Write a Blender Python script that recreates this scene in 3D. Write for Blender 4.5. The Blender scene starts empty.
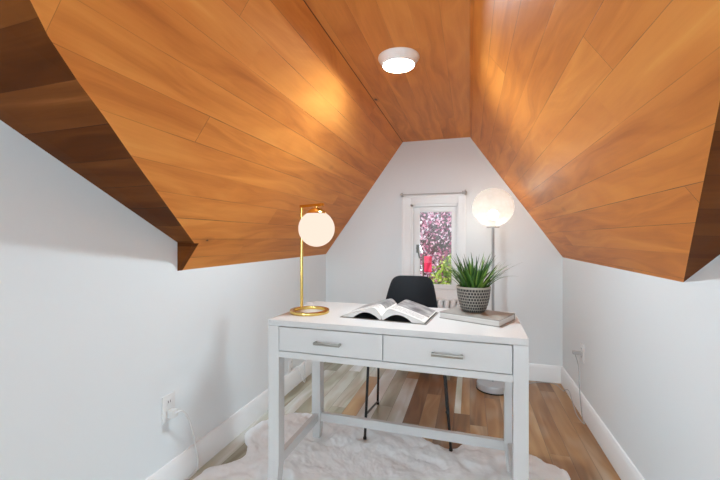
import bpy, bmesh, math, random
from mathutils import Vector, Matrix
random.seed(11)
C = bpy.context.scene.collection
PI = math.pi
# ------------------------------------------------------------------ camera facts
F, CX, CY, CAM_H = 370.0, 360.0, 238.0, 1.117
YAW = math.atan(110 / 370.0)
CO, SI = math.cos(YAW), math.sin(YAW)

def cam2room(x, z):
    return (CO * x - SI * z, SI * x + CO * z)

def photo(px, py, h):
    """where the sight line through a photo pixel meets the height h"""
    z = (CAM_H - h) * F / (py - CY)
    return cam2room((px - CX) / F * z, z)

# ------------------------------------------------------------------ helpers
FRAME = {}          # object name -> world-to-local matrix of the thing that owns it

class MB:
    def __init__(self):
        self.v = []; self.f = []; self.uv = {}

    def add(self, verts, faces, M=None):
        n = len(self.v)
        for p in verts:
            p = Vector(p)
            self.v.append(M @ p if M is not None else p)
        for f in faces:
            self.f.append([i + n for i in f])
        return self

    def bm(self, bm, M=None):
        bm.verts.index_update()
        self.add([v.co.copy() for v in bm.verts], [[v.index for v in f.verts] for f in bm.faces], M)
        bm.free(); return self

    def box(self, c, s, bev=0.0, M=None, seg=2, taper=None):
        bm = bmesh.new()
        bmesh.ops.create_cube(bm, size=1)
        for v in bm.verts:
            k = 1.0
            if taper and v.co.z < 0: k = taper
            v.co = Vector((v.co.x * s[0] * k, v.co.y * s[1] * k, v.co.z * s[2])) + Vector(c)
        if bev > 0:
            bmesh.ops.bevel(bm, geom=bm.edges[:], offset=bev, segments=seg, profile=.7, affect='EDGES')
        return self.bm(bm, M)

    def box2(self, a, b, bev=0.0, M=None, seg=2):
        c = [(a[i] + b[i]) / 2 for i in range(3)]; s = [abs(b[i] - a[i]) for i in range(3)]
        return self.box(c, s, bev, M, seg)

    def lathe(self, prof, c=(0, 0, 0), n=48, closed=False, M=None):
        """prof: list of (radius, z); ends with radius 0 become poles"""
        verts, rings = [], []
        for r, z in prof:
            if r < 1e-6:
                rings.append([len(verts)]); verts.append((c[0], c[1], c[2] + z))
            else:
                rings.append(list(range(len(verts), len(verts) + n)))
                for k in range(n):
                    a = 2 * PI * k / n
                    verts.append((c[0] + r * math.cos(a), c[1] + r * math.sin(a), c[2] + z))
        faces = []
        pairs = list(zip(rings, rings[1:]))
        if closed: pairs.append((rings[-1], rings[0]))
        for A, B in pairs:
            for k in range(n):
                j = (k + 1) % n
                if len(A) == 1 and len(B) == 1: continue
                if len(A) == 1: faces.append([A[0], B[k], B[j]])
                elif len(B) == 1: faces.append([A[k], A[j], B[0]])
                else: faces.append([A[k], A[j], B[j], B[k]])
        return self.add(verts, faces, M)

    def tube(self, pts, r, n=12, smooth=0, M=None):
        pts = [Vector(p) for p in pts]
        if smooth: pts = catmull(pts, smooth)
        verts, faces = [], []
        up = None
        for i, p in enumerate(pts):
            t = (pts[min(i + 1, len(pts) - 1)] - pts[max(i - 1, 0)]).normalized()
            if up is None:
                up = Vector((0, 0, 1)) if abs(t.z) < .9 else Vector((1, 0, 0))
            a = t.cross(up).normalized(); b = a.cross(t).normalized(); up = b
            if isinstance(r, (list, tuple)):
                q = i / (len(pts) - 1) * (len(r) - 1); i0 = min(int(q), len(r) - 2)
                rr = r[i0] + (r[i0 + 1] - r[i0]) * (q - i0)
            else: rr = r
            for k in range(n):
                an = 2 * PI * k / n
                verts.append(p + a * (rr * math.cos(an)) + b * (rr * math.sin(an)))
        for i in range(len(pts) - 1):
            for k in range(n):
                j = (k + 1) % n
                faces.append([i * n + k, i * n + j, (i + 1) * n + j, (i + 1) * n + k])
        faces.append(list(range(n))[::-1]); faces.append([(len(pts) - 1) * n + k for k in range(n)])
        return self.add(verts, faces, M)

    def prism(self, poly, ext, M=None):
        """poly: 3D points of a planar ring; ext: extrusion vector"""
        n = len(poly); e = Vector(ext)
        verts = [Vector(p) for p in poly] + [Vector(p) + e for p in poly]
        faces = [list(range(n)), [n + k for k in range(n)][::-1]]
        for k in range(n):
            j = (k + 1) % n
            faces.append([k, n + k, n + j, j])
        return self.add(verts, faces, M)

    def build(self, name, mat, parent=None, uv=None, sharp=38, recalc=True, smooth=True):
        vs = self.v
        if parent is not None:
            W = FRAME[parent.name]
            vs = [W @ p for p in self.v]
        me = bpy.data.meshes.new(name)
        me.from_pydata([tuple(p) for p in vs], [], self.f)
        if recalc:
            bm = bmesh.new(); bm.from_mesh(me)
            bmesh.ops.recalc_face_normals(bm, faces=bm.faces[:])
            bm.to_mesh(me); bm.free()
        if uv is not None:
            lay = me.uv_layers.new(name='UVMap')
            for lp in me.loops:
                p = self.v[lp.vertex_index]
                lay.data[lp.index].uv = uv(p)
        me.materials.append(mat)
        if smooth:
            for p in me.polygons: p.use_smooth = True
            me.set_sharp_from_angle(angle=math.radians(sharp))
        o = bpy.data.objects.new(name, me)
        C.objects.link(o)
        if parent is not None:
            o.parent = parent; FRAME[o.name] = FRAME[parent.name]
        else:
            FRAME[o.name] = Matrix.Identity(4)
        return o

def catmull(pts, k):
    out = []
    P = [pts[0]] + list(pts) + [pts[-1]]
    for i in range(1, len(P) - 2):
        for s in range(k):
            t = s / k
            a, b, c, d = P[i - 1], P[i], P[i + 1], P[i + 2]
            out.append(.5 * ((2 * b) + (c - a) * t + (2 * a - 5 * b + 4 * c - d) * t * t + (3 * b - a - 3 * c + d) * t ** 3))
    out.append(pts[-1])
    return out

def tag(o, label=None, cat=None, group=None, kind=None):
    if label: o['label'] = label
    if cat: o['category'] = cat
    if group: o['group'] = group
    if kind: o['kind'] = kind
    return o

def thing(name, label, cat, loc, rotz=0.0, group=None):
    o = bpy.data.objects.new(name, None); C.objects.link(o)
    o.empty_display_size = .1
    o.location = loc; o.rotation_euler = (0, 0, rotz)
    FRAME[o.name] = (Matrix.Translation(loc) @ Matrix.Rotation(rotz, 4, 'Z')).inverted()
    return tag(o, label, cat, group)

def struct(mb, name, mat, parent=None, **k):
    o = mb.build(name, mat, parent, **k)
    if parent is None: o['kind'] = 'structure'
    return o

# ------------------------------------------------------------------ materials
class NT:
    def __init__(self, name):
        self.m = bpy.data.materials.new(name); self.m.use_nodes = True
        self.t = self.m.node_tree; self.t.nodes.clear()
        self.out = self.t.nodes.new('ShaderNodeOutputMaterial')

    def n(self, typ, props=None, **ins):
        nd = self.t.nodes.new('ShaderNode' + typ)
        for k, v in (props or {}).items(): setattr(nd, k, v)
        for k, v in ins.items():
            key = int(k[1:]) if k[0] == 'i' and k[1:].isdigit() else k.replace('_', ' ')
            self.set(nd, key, v)
        return nd

    def set(self, nd, key, v):
        s = nd.inputs[key]
        if isinstance(v, bpy.types.NodeSocket): self.t.links.new(v, s)
        elif isinstance(v, bpy.types.Node): self.t.links.new(v.outputs[0], s)
        elif isinstance(v, (tuple, list)) and s.type == 'RGBA' and len(v) == 3: s.default_value = (*v, 1)
        else: s.default_value = v

    def math(self, op, a, b=0.0, c=None):
        nd = self.n('Math', {'operation': op}, i0=a, i1=b)
        if c is not None: self.set(nd, 2, c)
        return nd.outputs[0]

    def mix(self, fac, a, b, blend='MIX'):
        nd = self.t.nodes.new('ShaderNodeMix'); nd.data_type = 'RGBA'; nd.blend_type = blend
        self.set(nd, 0, fac); self.set(nd, 6, a); self.set(nd, 7, b)
        return nd.outputs[2]

    def ramp(self, fac, stops, interp='LINEAR'):
        nd = self.n('ValToRGB', Fac=fac); cr = nd.color_ramp; cr.interpolation = interp
        while len(cr.elements) < len(stops): cr.elements.new(.5)
        for e, (p, c) in zip(cr.elements, stops):
            e.position = p; e.color = (*c, 1) if len(c) == 3 else c
        return nd.outputs[0]

    def xyz(self, x, y, z=0.0):
        return self.n('CombineXYZ', i0=x, i1=y, i2=z).outputs[0]

    def bsdf(self, **k):
        b = self.n('BsdfPrincipled', **k)
        self.t.links.new(b.outputs[0], self.out.inputs[0]); return b

    def surf(self, s):
        self.t.links.new(s if isinstance(s, bpy.types.NodeSocket) else s.outputs[0], self.out.inputs[0]); return self.m

def plain(name, col, rough=.5, metal=0.0, bump=0.0, bscale=200.0, **k):
    t = NT(name)
    tc = t.n('TexCoord')
    nz = t.n('TexNoise', Vector=tc.outputs['Object'], Scale=bscale, Detail=3.0)
    colr = t.mix(t.math('MULTIPLY', nz.outputs[0], .12), col, tuple(c * .8 for c in col))
    b = t.bsdf(Base_Color=colr, Roughness=rough, Metallic=metal, **k)
    if bump:
        bp = t.n('Bump', Strength=bump, Distance=.002, Height=nz.outputs[0]); t.set(b, 'Normal', bp)
    return t.m

def planks(name, width, length, stops, rough, jw, jdark, grain=.35, knots=True, figure=.5, jvar=True, tint=None, idw=.55, spec=.5, grey=None, figd=4.0, rough_grain=1.0):
    """wood boards laid along U of the surface's own UV, in metres"""
    t = NT(name)
    uv = t.n('UVMap').outputs[0]
    sp = t.n('SeparateXYZ', Vector=uv); U, V = sp.outputs[0], sp.outputs[1]
    vs = t.math('DIVIDE', V, width)
    row = t.math('FLOOR', vs); fr = t.math('FRACT', vs)
    wr = t.n('TexWhiteNoise', {'noise_dimensions': '1D'}, W=row).outputs[0]
    us = t.math('ADD', t.math('DIVIDE', U, length), t.math('MULTIPLY', wr, 17.0))
    col = t.math('FLOOR', us); fu = t.math('FRACT', us)
    idn = t.n('TexWhiteNoise', {'noise_dimensions': '2D'}, Vector=t.xyz(row, col)).outputs[0]
    off = t.math('MULTIPLY', idn, 37.0)
    wob = t.n('TexNoise', Vector=t.xyz(t.math('MULTIPLY', U, 1.3), t.math('MULTIPLY', V, 5.0), off), Scale=1.0, Detail=2.0).outputs[0]
    fine = t.n('TexNoise', Vector=t.xyz(t.math('MULTIPLY', U, 5.0), t.math('MULTIPLY', V, 110.0), off), Scale=1.0, Detail=5.0, Roughness=.6).outputs[0]
    fig = t.n('TexNoise', Vector=t.xyz(t.math('MULTIPLY', U, 1.1), t.math('ADD', t.math('MULTIPLY', V, 9.0), t.math('MULTIPLY', wob, 2.2)), off), Scale=1.6, Detail=figd, Distortion=.6).outputs[0]
    val = t.math('ADD', t.math('MULTIPLY', idn, idw),
                 t.math('ADD', t.math('MULTIPLY', t.math('SUBTRACT', fig, .5), figure * 1.6),
                        t.math('ADD', t.math('MULTIPLY', t.math('SUBTRACT', fine, .5), grain), (1 - idw) / 2)))
    c = t.ramp(val, stops)
    # joints between boards
    d = t.math('MULTIPLY', t.math('MINIMUM', fr, t.math('SUBTRACT', 1.0, fr)), width)
    de = t.math('MULTIPLY', t.math('MINIMUM', fu, t.math('SUBTRACT', 1.0, fu)), length)
    jn = t.n('TexNoise', Vector=t.xyz(t.math('MULTIPLY', U, 2.5), t.math('MULTIPLY', row, 3.7)), Scale=1.0, Detail=3.0).outputs[0]
    w2 = t.math('MULTIPLY', jw, t.math('ADD', t.math('MULTIPLY', jn, 1.6), .15)) if jvar else jw
    j1 = t.math('LESS_THAN', d, w2)
    j2 = t.math('LESS_THAN', de, jw * .7)
    j = t.math('MAXIMUM', j1, j2)
    if jvar:
        amt = t.math('SMOOTH_MIN', t.math('MULTIPLY', t.math('MAXIMUM', t.math('SUBTRACT', jn, .36), 0.0), 4.5), 1.0, .1)
        rowpick = t.math('ADD', t.math('MULTIPLY', t.math('GREATER_THAN', wr, .55), .7), .3)
        j = t.math('MULTIPLY', j, t.math('MULTIPLY', amt, rowpick))
    c = t.mix(j, c, jdark)
    if knots:
        vo = t.n('TexVoronoi', Vector=t.xyz(t.math('MULTIPLY', U, 2.0), t.math('MULTIPLY', V, 3.9)), Scale=1.0)
        pick = t.math('GREATER_THAN', t.n('SeparateColor', Color=vo.outputs['Color']).outputs[0], .30)
        ring = t.math('MULTIPLY', pick, t.math('LESS_THAN', t.math('ADD', vo.outputs['Distance'], t.math('MULTIPLY', t.math('SUBTRACT', fine, .5), .03)), .034))
        halo = t.math('MULTIPLY', pick, t.math('MULTIPLY', t.math('MAXIMUM', t.math('SUBTRACT', .11, vo.outputs['Distance']), 0.0), 5.0))
        c = t.mix(halo, c, (.24, .075, .02))
        c = t.mix(t.math('MULTIPLY', ring, .8), c, (.04, .015, .006))
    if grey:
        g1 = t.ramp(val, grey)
        # some weathered grey boards; weighting them leftward paints window sheen into the colour
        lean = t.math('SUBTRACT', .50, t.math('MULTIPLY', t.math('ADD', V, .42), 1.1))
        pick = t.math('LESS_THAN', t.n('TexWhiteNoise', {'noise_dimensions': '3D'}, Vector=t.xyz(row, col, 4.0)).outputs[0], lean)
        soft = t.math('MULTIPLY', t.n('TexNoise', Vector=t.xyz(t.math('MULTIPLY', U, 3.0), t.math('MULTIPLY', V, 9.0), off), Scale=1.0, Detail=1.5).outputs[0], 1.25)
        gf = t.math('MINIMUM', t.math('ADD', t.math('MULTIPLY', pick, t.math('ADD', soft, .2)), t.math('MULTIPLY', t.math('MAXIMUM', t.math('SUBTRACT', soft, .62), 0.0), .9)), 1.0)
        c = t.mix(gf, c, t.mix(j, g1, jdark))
    if tint: c = t.mix(1.0, c, tint, 'MULTIPLY')
    hgt = t.math('ADD', t.math('MULTIPLY', t.math('SUBTRACT', 1.0, j), 1.0), t.math('MULTIPLY', fine, .12 * rough_grain))
    bp = t.n('Bump', Strength=.35, Distance=.002, Height=hgt)
    rr = t.math('ADD', rough, t.math('MULTIPLY', t.math('SUBTRACT', fine, .5), .12 * rough_grain))
    b = t.bsdf(Base_Color=c, Roughness=rr, Normal=bp.outputs[0])
    t.set(b, 'Specular IOR Level', spec)
    return t.m

M = {}
CEIL = [(.05, (.36, .100, .016)), (.32, (.56, .178, .031)), (.55, (.69, .242, .045)), (.78, (.78, .305, .062)), (.97, (.84, .38, .09))]
M['ceil'] = planks('ceiling_boards', .105, 3.7, CEIL, .46, .0010, (.08, .026, .008), grain=.24, figure=.66, idw=.26, spec=.25)
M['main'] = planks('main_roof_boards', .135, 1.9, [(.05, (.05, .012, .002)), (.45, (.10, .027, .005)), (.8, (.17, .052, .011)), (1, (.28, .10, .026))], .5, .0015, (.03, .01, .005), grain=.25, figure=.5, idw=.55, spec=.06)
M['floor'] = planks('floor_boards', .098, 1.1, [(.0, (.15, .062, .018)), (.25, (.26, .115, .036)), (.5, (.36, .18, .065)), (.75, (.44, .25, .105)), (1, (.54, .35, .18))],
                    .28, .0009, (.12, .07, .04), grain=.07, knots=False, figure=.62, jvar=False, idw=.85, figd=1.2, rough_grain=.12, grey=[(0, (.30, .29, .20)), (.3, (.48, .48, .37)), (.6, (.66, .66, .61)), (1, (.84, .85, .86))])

def wall_mat(name, col):
    t = NT(name); tc = t.n('TexCoord')
    nz = t.n('TexNoise', Vector=tc.outputs['Object'], Scale=90.0, Detail=4.0)
    lo = t.n('TexNoise', Vector=tc.outputs['Object'], Scale=2.0, Detail=2.0)
    c = t.mix(t.math('MULTIPLY', lo.outputs[0], .25), col, tuple(x * .96 for x in col))
    bp = t.n('Bump', Strength=.08, Distance=.002, Height=nz.outputs[0])
    t.bsdf(Base_Color=c, Roughness=.6, Normal=bp.outputs[0]); return t.m
M['wall'] = wall_mat('white_wall_paint', (.795, .835, .85))
M['trim'] = plain('white_trim_paint', (.89, .90, .90), .35)
M['desk'] = plain('white_desk_lacquer', (.66, .66, .65), .32, bump=.03, bscale=60)
M['gap'] = plain('shadowed_joint', (.25, .25, .26), .6)
M['nickel'] = plain('brushed_nickel', (.36, .335, .30), .30, 1.0)
M['brass'] = plain('polished_brass', (.80, .56, .17), .20, 1.0)
M['steel'] = plain('brushed_steel', (.42, .42, .42), .38, 1.0)
M['lampbase'] = plain('silver_grey_enamel', (.50, .50, .51), .35, .3)
M['rodm'] = plain('pale_metal_rod', (.50, .50, .49), .45, .2)
M['seam'] = plain('dark_open_joint', (.10, .035, .012), .8)
M['hand'] = plain('grey_window_handle', (.20, .23, .22), .4)
M['black'] = plain('black_powder_coat', (.012, .012, .013), .4)
M['shell'] = plain('black_moulded_plastic', (.006, .009, .013), .55, bump=.06, bscale=400, Specular_IOR_Level=.25)
M['cord_w'] = plain('white_cord', (.75, .75, .74), .5)
M['cord_g'] = plain('grey_cord', (.42, .42, .42), .5)
M['plastic'] = plain('white_outlet_plastic', (.80, .80, .79), .35)
M['dark'] = plain('dark_slot', (.03, .03, .03), .6)
M['rad'] = plain('white_radiator_enamel', (.80, .81, .81), .3)
M['fixture'] = plain('white_fixture_enamel', (.85, .84, .82), .4)
M['cover'] = plain('grey_book_cloth', (.30, .28, .25), .45, bump=.1, bscale=600)
M['darkpaper'] = plain('dark_endpaper', (.03, .03, .03), .6)
M['soil'] = plain('dark_potting_soil', (.05, .035, .025), .9, bump=.8, bscale=120)
M['bark'] = plain('tree_bark', (.12, .08, .06), .8, bump=.6, bscale=20)
M['ground'] = plain('lawn', (.12, .2, .05), .9, bump=.5, bscale=8)
M['red'] = plain('red_cloth', (.72, .015, .07), .6)

def emit(name, col, s):
    t = NT(name)
    return t.surf(t.n('Emission', Color=col, Strength=s))
M['opal'] = emit('lit_opal_glass', (1, .82, .68), .27)
M['bulb'] = emit('lit_bulb', (1, .94, .84), 8.0)
M['lens'] = emit('lit_ceiling_lens', (.74, .91, 1.0), 106.0)

def m_globe():
    t = NT('crinkled_white_globe'); tc = t.n('TexCoord')
    vo = t.n('TexVoronoi', {'feature': 'DISTANCE_TO_EDGE'}, Vector=tc.outputs['Object'], Scale=26.0)
    nz = t.n('TexNoise', Vector=tc.outputs['Object'], Scale=40.0, Detail=3.0)
    h = t.math('ADD', t.math('MINIMUM', vo.outputs[0], .25), t.math('MULTIPLY', nz.outputs[0], .2))
    bp = t.n('Bump', Strength=.3, Distance=.004, Height=h)
    c = t.mix(t.math('MULTIPLY', t.math('MINIMUM', vo.outputs[0], .3), 2.0), (.88, .86, .81), (.93, .92, .89))
    tr = t.n('BsdfTranslucent', Color=c, Normal=bp.outputs[0])
    df = t.n('BsdfDiffuse', Color=c, Normal=bp.outputs[0])
    tp = t.n('BsdfTransparent', Color=(1, 1, 1, 1))
    m1 = t.n('MixShader', i0=.35, i1=tr.outputs[0], i2=df.outputs[0])
    m2 = t.n('MixShader', i0=.70, i1=m1.outputs[0], i2=tp.outputs[0])
    return t.surf(m2)
M['globe'] = m_globe()

def m_glass():
    t = NT('window_glass')
    fr = t.n('Fresnel', IOR=1.5)
    tp = t.n('BsdfTransparent', Color=(.97, .98, .98, 1)); gl = t.n('BsdfGlossy', Color=(1, 1, 1, 1), Roughness=0.0)
    fac = t.math('MINIMUM', t.math('MULTIPLY', fr, 1.8), 1.0)
    return t.surf(t.n('MixShader', i0=fac, i1=tp.outputs[0], i2=gl.outputs[0]))
M['glass'] = m_glass()

def m_leaf(name, stops, rough=.5, trans=.25):
    t = NT(name)
    g = t.n('NewGeometry')
    c = t.ramp(g.outputs['Random Per Island'], stops)
    b = t.n('BsdfPrincipled', Base_Color=c, Roughness=rough)
    tr = t.n('BsdfTranslucent', Color=c)
    return t.surf(t.n('MixShader', i0=trans, i1=b.outputs[0], i2=tr.outputs[0]))
M['blossom'] = m_leaf('plum_blossom_leaves', [(0, (.06, .009, .018)), (.28, (.26, .04, .085)), (.5, (.56, .13, .24)), (.7, (.80, .36, .47)), (.88, (.93, .66, .72)), (1, (.97, .88, .90))])
M['lime'] = m_leaf('lime_leaves', [(0, (.04, .09, .01)), (.4, (.18, .28, .03)), (.75, (.42, .50, .06)), (1, (.62, .66, .18))])
M['blade'] = m_leaf('grass_blades', [(0, (.012, .05, .010)), (.5, (.035, .12, .018)), (.8, (.10, .23, .03)), (1, (.26, .40, .07))], .4, .2)

def m_pot():
    t = NT('patterned_grey_ceramic')
    uv = t.n('UVMap').outputs[0]
    br = t.n('TexBrick', {'offset': .5, 'squash': 1.0}, Vector=uv, Color1=(.010, .010, .010, 1), Color2=(.030, .028, .026, 1), Mortar=(.36, .335, .29, 1),
             Scale=1.0, Mortar_Size=.058, Mortar_Smooth=.25, Bias=0.0, Brick_Width=.40, Row_Height=.43)
    nz = t.n('TexNoise', Vector=uv, Scale=3.0, Detail=3.0)
    c = t.mix(t.math('MULTIPLY', nz.outputs[0], .16), br.outputs[0], (.16, .15, .135))
    bp = t.n('Bump', Strength=.5, Distance=.002, Height=br.outputs['Fac'])
    t.bsdf(Base_Color=c, Roughness=.55, Normal=bp.outputs[0]); return t.m
M['pot'] = m_pot()
M['potrim'] = plain('pale_ceramic_rim', (.42, .39, .33), .5)

def m_paper():
    """edge of a stack of sheets"""
    t = NT('page_edges'); tc = t.n('TexCoord')
    w = t.n('TexNoise', Vector=t.n('Mapping', Vector=tc.outputs['Object'], Scale=(3, 3, 900)).outputs[0], Scale=1.0, Detail=2.0)
    c = t.mix(w.outputs[0], (.50, .48, .45), (.86, .85, .82))
    t.bsdf(Base_Color=c, Roughness=.7); return t.m
M['paper'] = m_paper()

def m_print():
    """printed spread: photographs in grey and columns of text, in the page's own UV (0..1)"""
    t = NT('printed_page')
    uv = t.n('UVMap').outputs[0]
    sp = t.n('SeparateXYZ', Vector=uv); U, V = sp.outputs[0], sp.outputs[1]
    def inside(x, a, b):
        return t.math('MULTIPLY', t.math('GREATER_THAN', x, a), t.math('LESS_THAN', x, b))
    pic = t.math('MULTIPLY', inside(U, .06, .94), inside(V, .36, .97))
    nz = t.n('TexNoise', Vector=t.xyz(t.math('MULTIPLY', U, 3.0), t.math('MULTIPLY', V, 5.0)), Scale=1.3, Detail=4.0)
    picc = t.ramp(nz.outputs[0], [(.3, (.05, .05, .05)), (.5, (.22, .22, .22)), (.7, (.50, .50, .49))])
    lines = t.math('MULTIPLY', inside(t.math('FRACT', t.math('MULTIPLY', V, 34.0)), .3, .7), t.math('MULTIPLY', inside(U, .12, .88), inside(V, .08, .32)))
    words = t.math('GREATER_THAN', t.n('TexNoise', Vector=t.xyz(t.math('MULTIPLY', U, 30.0), t.math('FLOOR', t.math('MULTIPLY', V, 34.0))), Scale=1.0).outputs[0], .42)
    c = t.mix(t.math('MULTIPLY', lines, t.math('MULTIPLY', words, .75)), (.84, .83, .80), (.12, .12, .12))
    c = t.mix(pic, c, picc)
    t.bsdf(Base_Color=c, Roughness=.32); return t.m
M['print'] = m_print()

def m_fur():
    t = NT('white_fur'); tc = t.n('TexCoord')
    a = t.n('TexNoise', Vector=t.n('Mapping', Vector=tc.outputs['Object'], Scale=(60, 22, 60)).outputs[0], Scale=1.0, Detail=6.0, Distortion=1.2)
    b2 = t.n('TexNoise', Vector=tc.outputs['Object'], Scale=260.0, Detail=3.0)
    h = t.math('ADD', a.outputs[0], t.math('MULTIPLY', b2.outputs[0], .5))
    bp = t.n('Bump', Strength=.16, Distance=.004, Height=h)
    c = t.mix(a.outputs[0], (.91, .945, .96), (.95, .975, .985))
    b = t.bsdf(Base_Color=c, Roughness=.9, Normal=bp.outputs[0])
    t.set(b, 'Sheen Weight', .4); return t.m
M['fur'] = m_fur()

# ------------------------------------------------------------------ the room
KS = .951                                        # room scale seen from the lens, fixed by the floor lines
def SH(h): return CAM_H + (h - CAM_H) * KS
RL, RR, UB, UR = -1.337 * KS, .720 * KS, 3.34 * KS, -2.2        # left, right, far and rear walls
HK = SH(.961)                                       # top of the knee walls
HC = SH(1.990)                                      # flat ceiling
FL, FR_ = -.586 * KS, 0.0                             # edges of the flat ceiling
SL = (HC - HK) / (FL - RL); SR = (HC - HK) / (RR - FR_)
TILT = -.0316
MH0, U_L = SH(1.094), 1.446 * KS
def main_h(r, u): return MH0 + .536 * (U_L - u) + TILT * (r - RL)
RIDGE_U = -.75

def slab(name, mat, poly, ext, ua, va, parent=None):
    ua, va = Vector(ua).normalized(), Vector(va).normalized()
    return struct(MB().prism(poly, ext), name, mat, parent, uv=lambda p: (p.dot(ua), p.dot(va)), smooth=False)

T = .06
# floor
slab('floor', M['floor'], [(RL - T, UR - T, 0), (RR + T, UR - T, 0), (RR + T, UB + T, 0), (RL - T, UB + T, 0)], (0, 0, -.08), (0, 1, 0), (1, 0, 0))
# left wall (its top steps up where the lower roof of the alcove begins)
hL = lambda u: main_h(RL, u)
U_R = U_L + (main_h(RR, U_L) - HK) / .536
left_poly = [(RL, UR, 0), (RL, UB, 0), (RL, UB, HK), (RL, U_L, HK), (RL, U_L, hL(U_L)), (RL, RIDGE_U, hL(RIDGE_U)), (RL, UR, hL(RIDGE_U))]
SU0, SU1, SH0, SH1 = -1.95, -.70, .75, 1.90       # side window added out of view, behind the camera, for fill light
holed_later = ('wall_left', left_poly, [(RL, SU0, SH0), (RL, SU1, SH0), (RL, SU1, SH1), (RL, SU0, SH1)], (-.10, 0, 0))
hR = lambda u: main_h(RR, u)
right_poly = [(RR, UR, 0), (RR, UB, 0), (RR, UB, HK), (RR, U_R, HK), (RR, RIDGE_U, hR(RIDGE_U)), (RR, UR, hR(RIDGE_U))]
struct(MB().prism(right_poly, (T, 0, 0)), 'wall_right', M['wall'], smooth=False)

# sloping and flat boards of the alcove ceiling, cut along the hips where the main roof meets them
def solve_left():
    # alcove left slope h = HK + SL*(r-RL); main roof main_h(r,u); for given r find u
    pts = []
    for r in (RL + (MH0 - HK) / (SL + .0316), FL):
        h = HK + SL * (r - RL)
        u = U_L - (h - MH0 - TILT * (r - RL)) / .536
        pts.append((r, u, h))
    return pts
def solve_right():
    pts = []
    for r in (RR, FR_):
        h = HC - SR * (r - FR_)
        u = U_L - (h - MH0 - TILT * (r - RL)) / .536
        pts.append((r, u, h))
    return pts
La, Lb = solve_left(); Ra, Rb = solve_right()
def on_left_slope(px, py):
    tx, ty = (px - CX) / F, (CY - py) / F
    a, b = cam2room(tx, 1.0)
    # CAM_H + ty z = HK + SL (a z - RL)
    z = (HK - SL * RL - CAM_H) / (ty - SL * a)
    return (a * z, b * z, CAM_H + ty * z)
HIP = [on_left_slope(*p) for p in ((134, 160), (103, 115), (79, 83), (48, 36), (30, 0))]
dz = Vector(HIP[-1]) - Vector(HIP[-2])
kk = (HC - HIP[-1][2]) / dz.z
Lb = tuple(Vector(HIP[-1]) + dz * kk)
nl = Vector((-SL, 0, 1)).normalized() * T
nr = Vector((SR, 0, 1)).normalized() * T
slab('ceiling_slope_left', M['ceil'], [(RL, UB, HK), (RL, U_L, HK), La, *HIP, (FL, Lb[1], HC), (FL, UB, HC)], nl, (0, 1, 0), (1, 0, SL))
slab('ceiling_slope_right', M['ceil'], [(RR, UB, HK), Ra, Rb, (FR_, UB, HC)], nr, (0, 1, .0), (-1, 0, SR))
slab('ceiling', M['ceil'], [(FL, UB, HC), (FL, Lb[1], HC), Rb, (FR_, UB, HC)], (0, 0, T), (0, 1, 0), (1, 0, 0))
struct(MB().box2((FL - .0025, Lb[1] + .02, HC - .0012), (FL + .0025, UB - .001, HC + .004)), 'trim_2', M['seam'], smooth=False)
# cheek under the end of the main roof on the left
slab('trim_1', M['main'], [(RL, U_L - .003, HK - .001), (RL, U_L - .003, hL(U_L) + .002), (La[0] + .001, U_L - .003, La[2] + .001)], (0, .03, 0), (1, 0, 0), (0, 0, 1))
# main roof: one tilted plane, pieces left of, over and right of the alcove
nm = Vector((-TILT, .536, 1)).normalized() * T
ridge_l = (RL, RIDGE_U, hL(RIDGE_U)); ridge_r = (RR, RIDGE_U, hR(RIDGE_U))
Lb = (FL, Lb[1], HC)
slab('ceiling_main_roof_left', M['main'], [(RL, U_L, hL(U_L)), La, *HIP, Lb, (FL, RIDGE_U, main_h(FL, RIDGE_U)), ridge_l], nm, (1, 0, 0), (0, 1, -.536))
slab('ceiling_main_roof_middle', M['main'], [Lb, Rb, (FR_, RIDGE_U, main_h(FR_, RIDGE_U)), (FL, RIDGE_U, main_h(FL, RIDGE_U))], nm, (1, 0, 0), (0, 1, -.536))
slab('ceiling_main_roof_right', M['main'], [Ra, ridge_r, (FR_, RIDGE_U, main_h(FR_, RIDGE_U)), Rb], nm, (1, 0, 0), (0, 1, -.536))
slab('ceiling_rear', M['main'], [ridge_l, ridge_r, (RR, UR, hR(RIDGE_U)), (RL, UR, hL(RIDGE_U))], (0, 0, T), (1, 0, 0), (0, 1, 0))

def holed(name, mat, ring, hole, ext):
    bm = bmesh.new(); edges = []
    for lp in (ring, hole):
        vs = [bm.verts.new(p) for p in lp]
        edges += [bm.edges.new((vs[i], vs[(i + 1) % len(vs)])) for i in range(len(vs))]
    bmesh.ops.triangle_fill(bm, use_beauty=True, use_dissolve=False, edges=edges)
    bm.normal_update()
    r = bmesh.ops.extrude_face_region(bm, geom=bm.faces[:])
    vs = [g for g in r['geom'] if isinstance(g, bmesh.types.BMVert)]
    bmesh.ops.translate(bm, vec=ext, verts=vs)
    return struct(MB().bm(bm), name, mat, smooth=False)
WR0, WR1, WH0, WH1 = -.510 * KS, -.098 * KS, SH(.650), SH(1.420)    # window opening
holed('wall_back', M['wall'], [(RL, UB, 0), (RR, UB, 0), (RR, UB, HK), (FR_, UB, HC), (FL, UB, HC), (RL, UB, HK)],
      [(WR0, UB, WH0), (WR1, UB, WH0), (WR1, UB, WH1), (WR0, UB, WH1)], (0, .16, 0))
holed(holed_later[0], M['wall'], *holed_later[1:])
hh = hL(RIDGE_U)
QR0, QR1, QH0, QH1 = -.26, .58, .60, 1.95         # rear window added behind the camera, unseen, to admit fill light
holed('wall_rear', M['wall'], [(RL, UR, 0), (RR, UR, 0), (RR, UR, hR(RIDGE_U)), (RL, UR, hh)],
      [(QR0, UR, QH0), (QR1, UR, QH0), (QR1, UR, QH1), (QR0, UR, QH1)], (0, -.14, 0))

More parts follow.
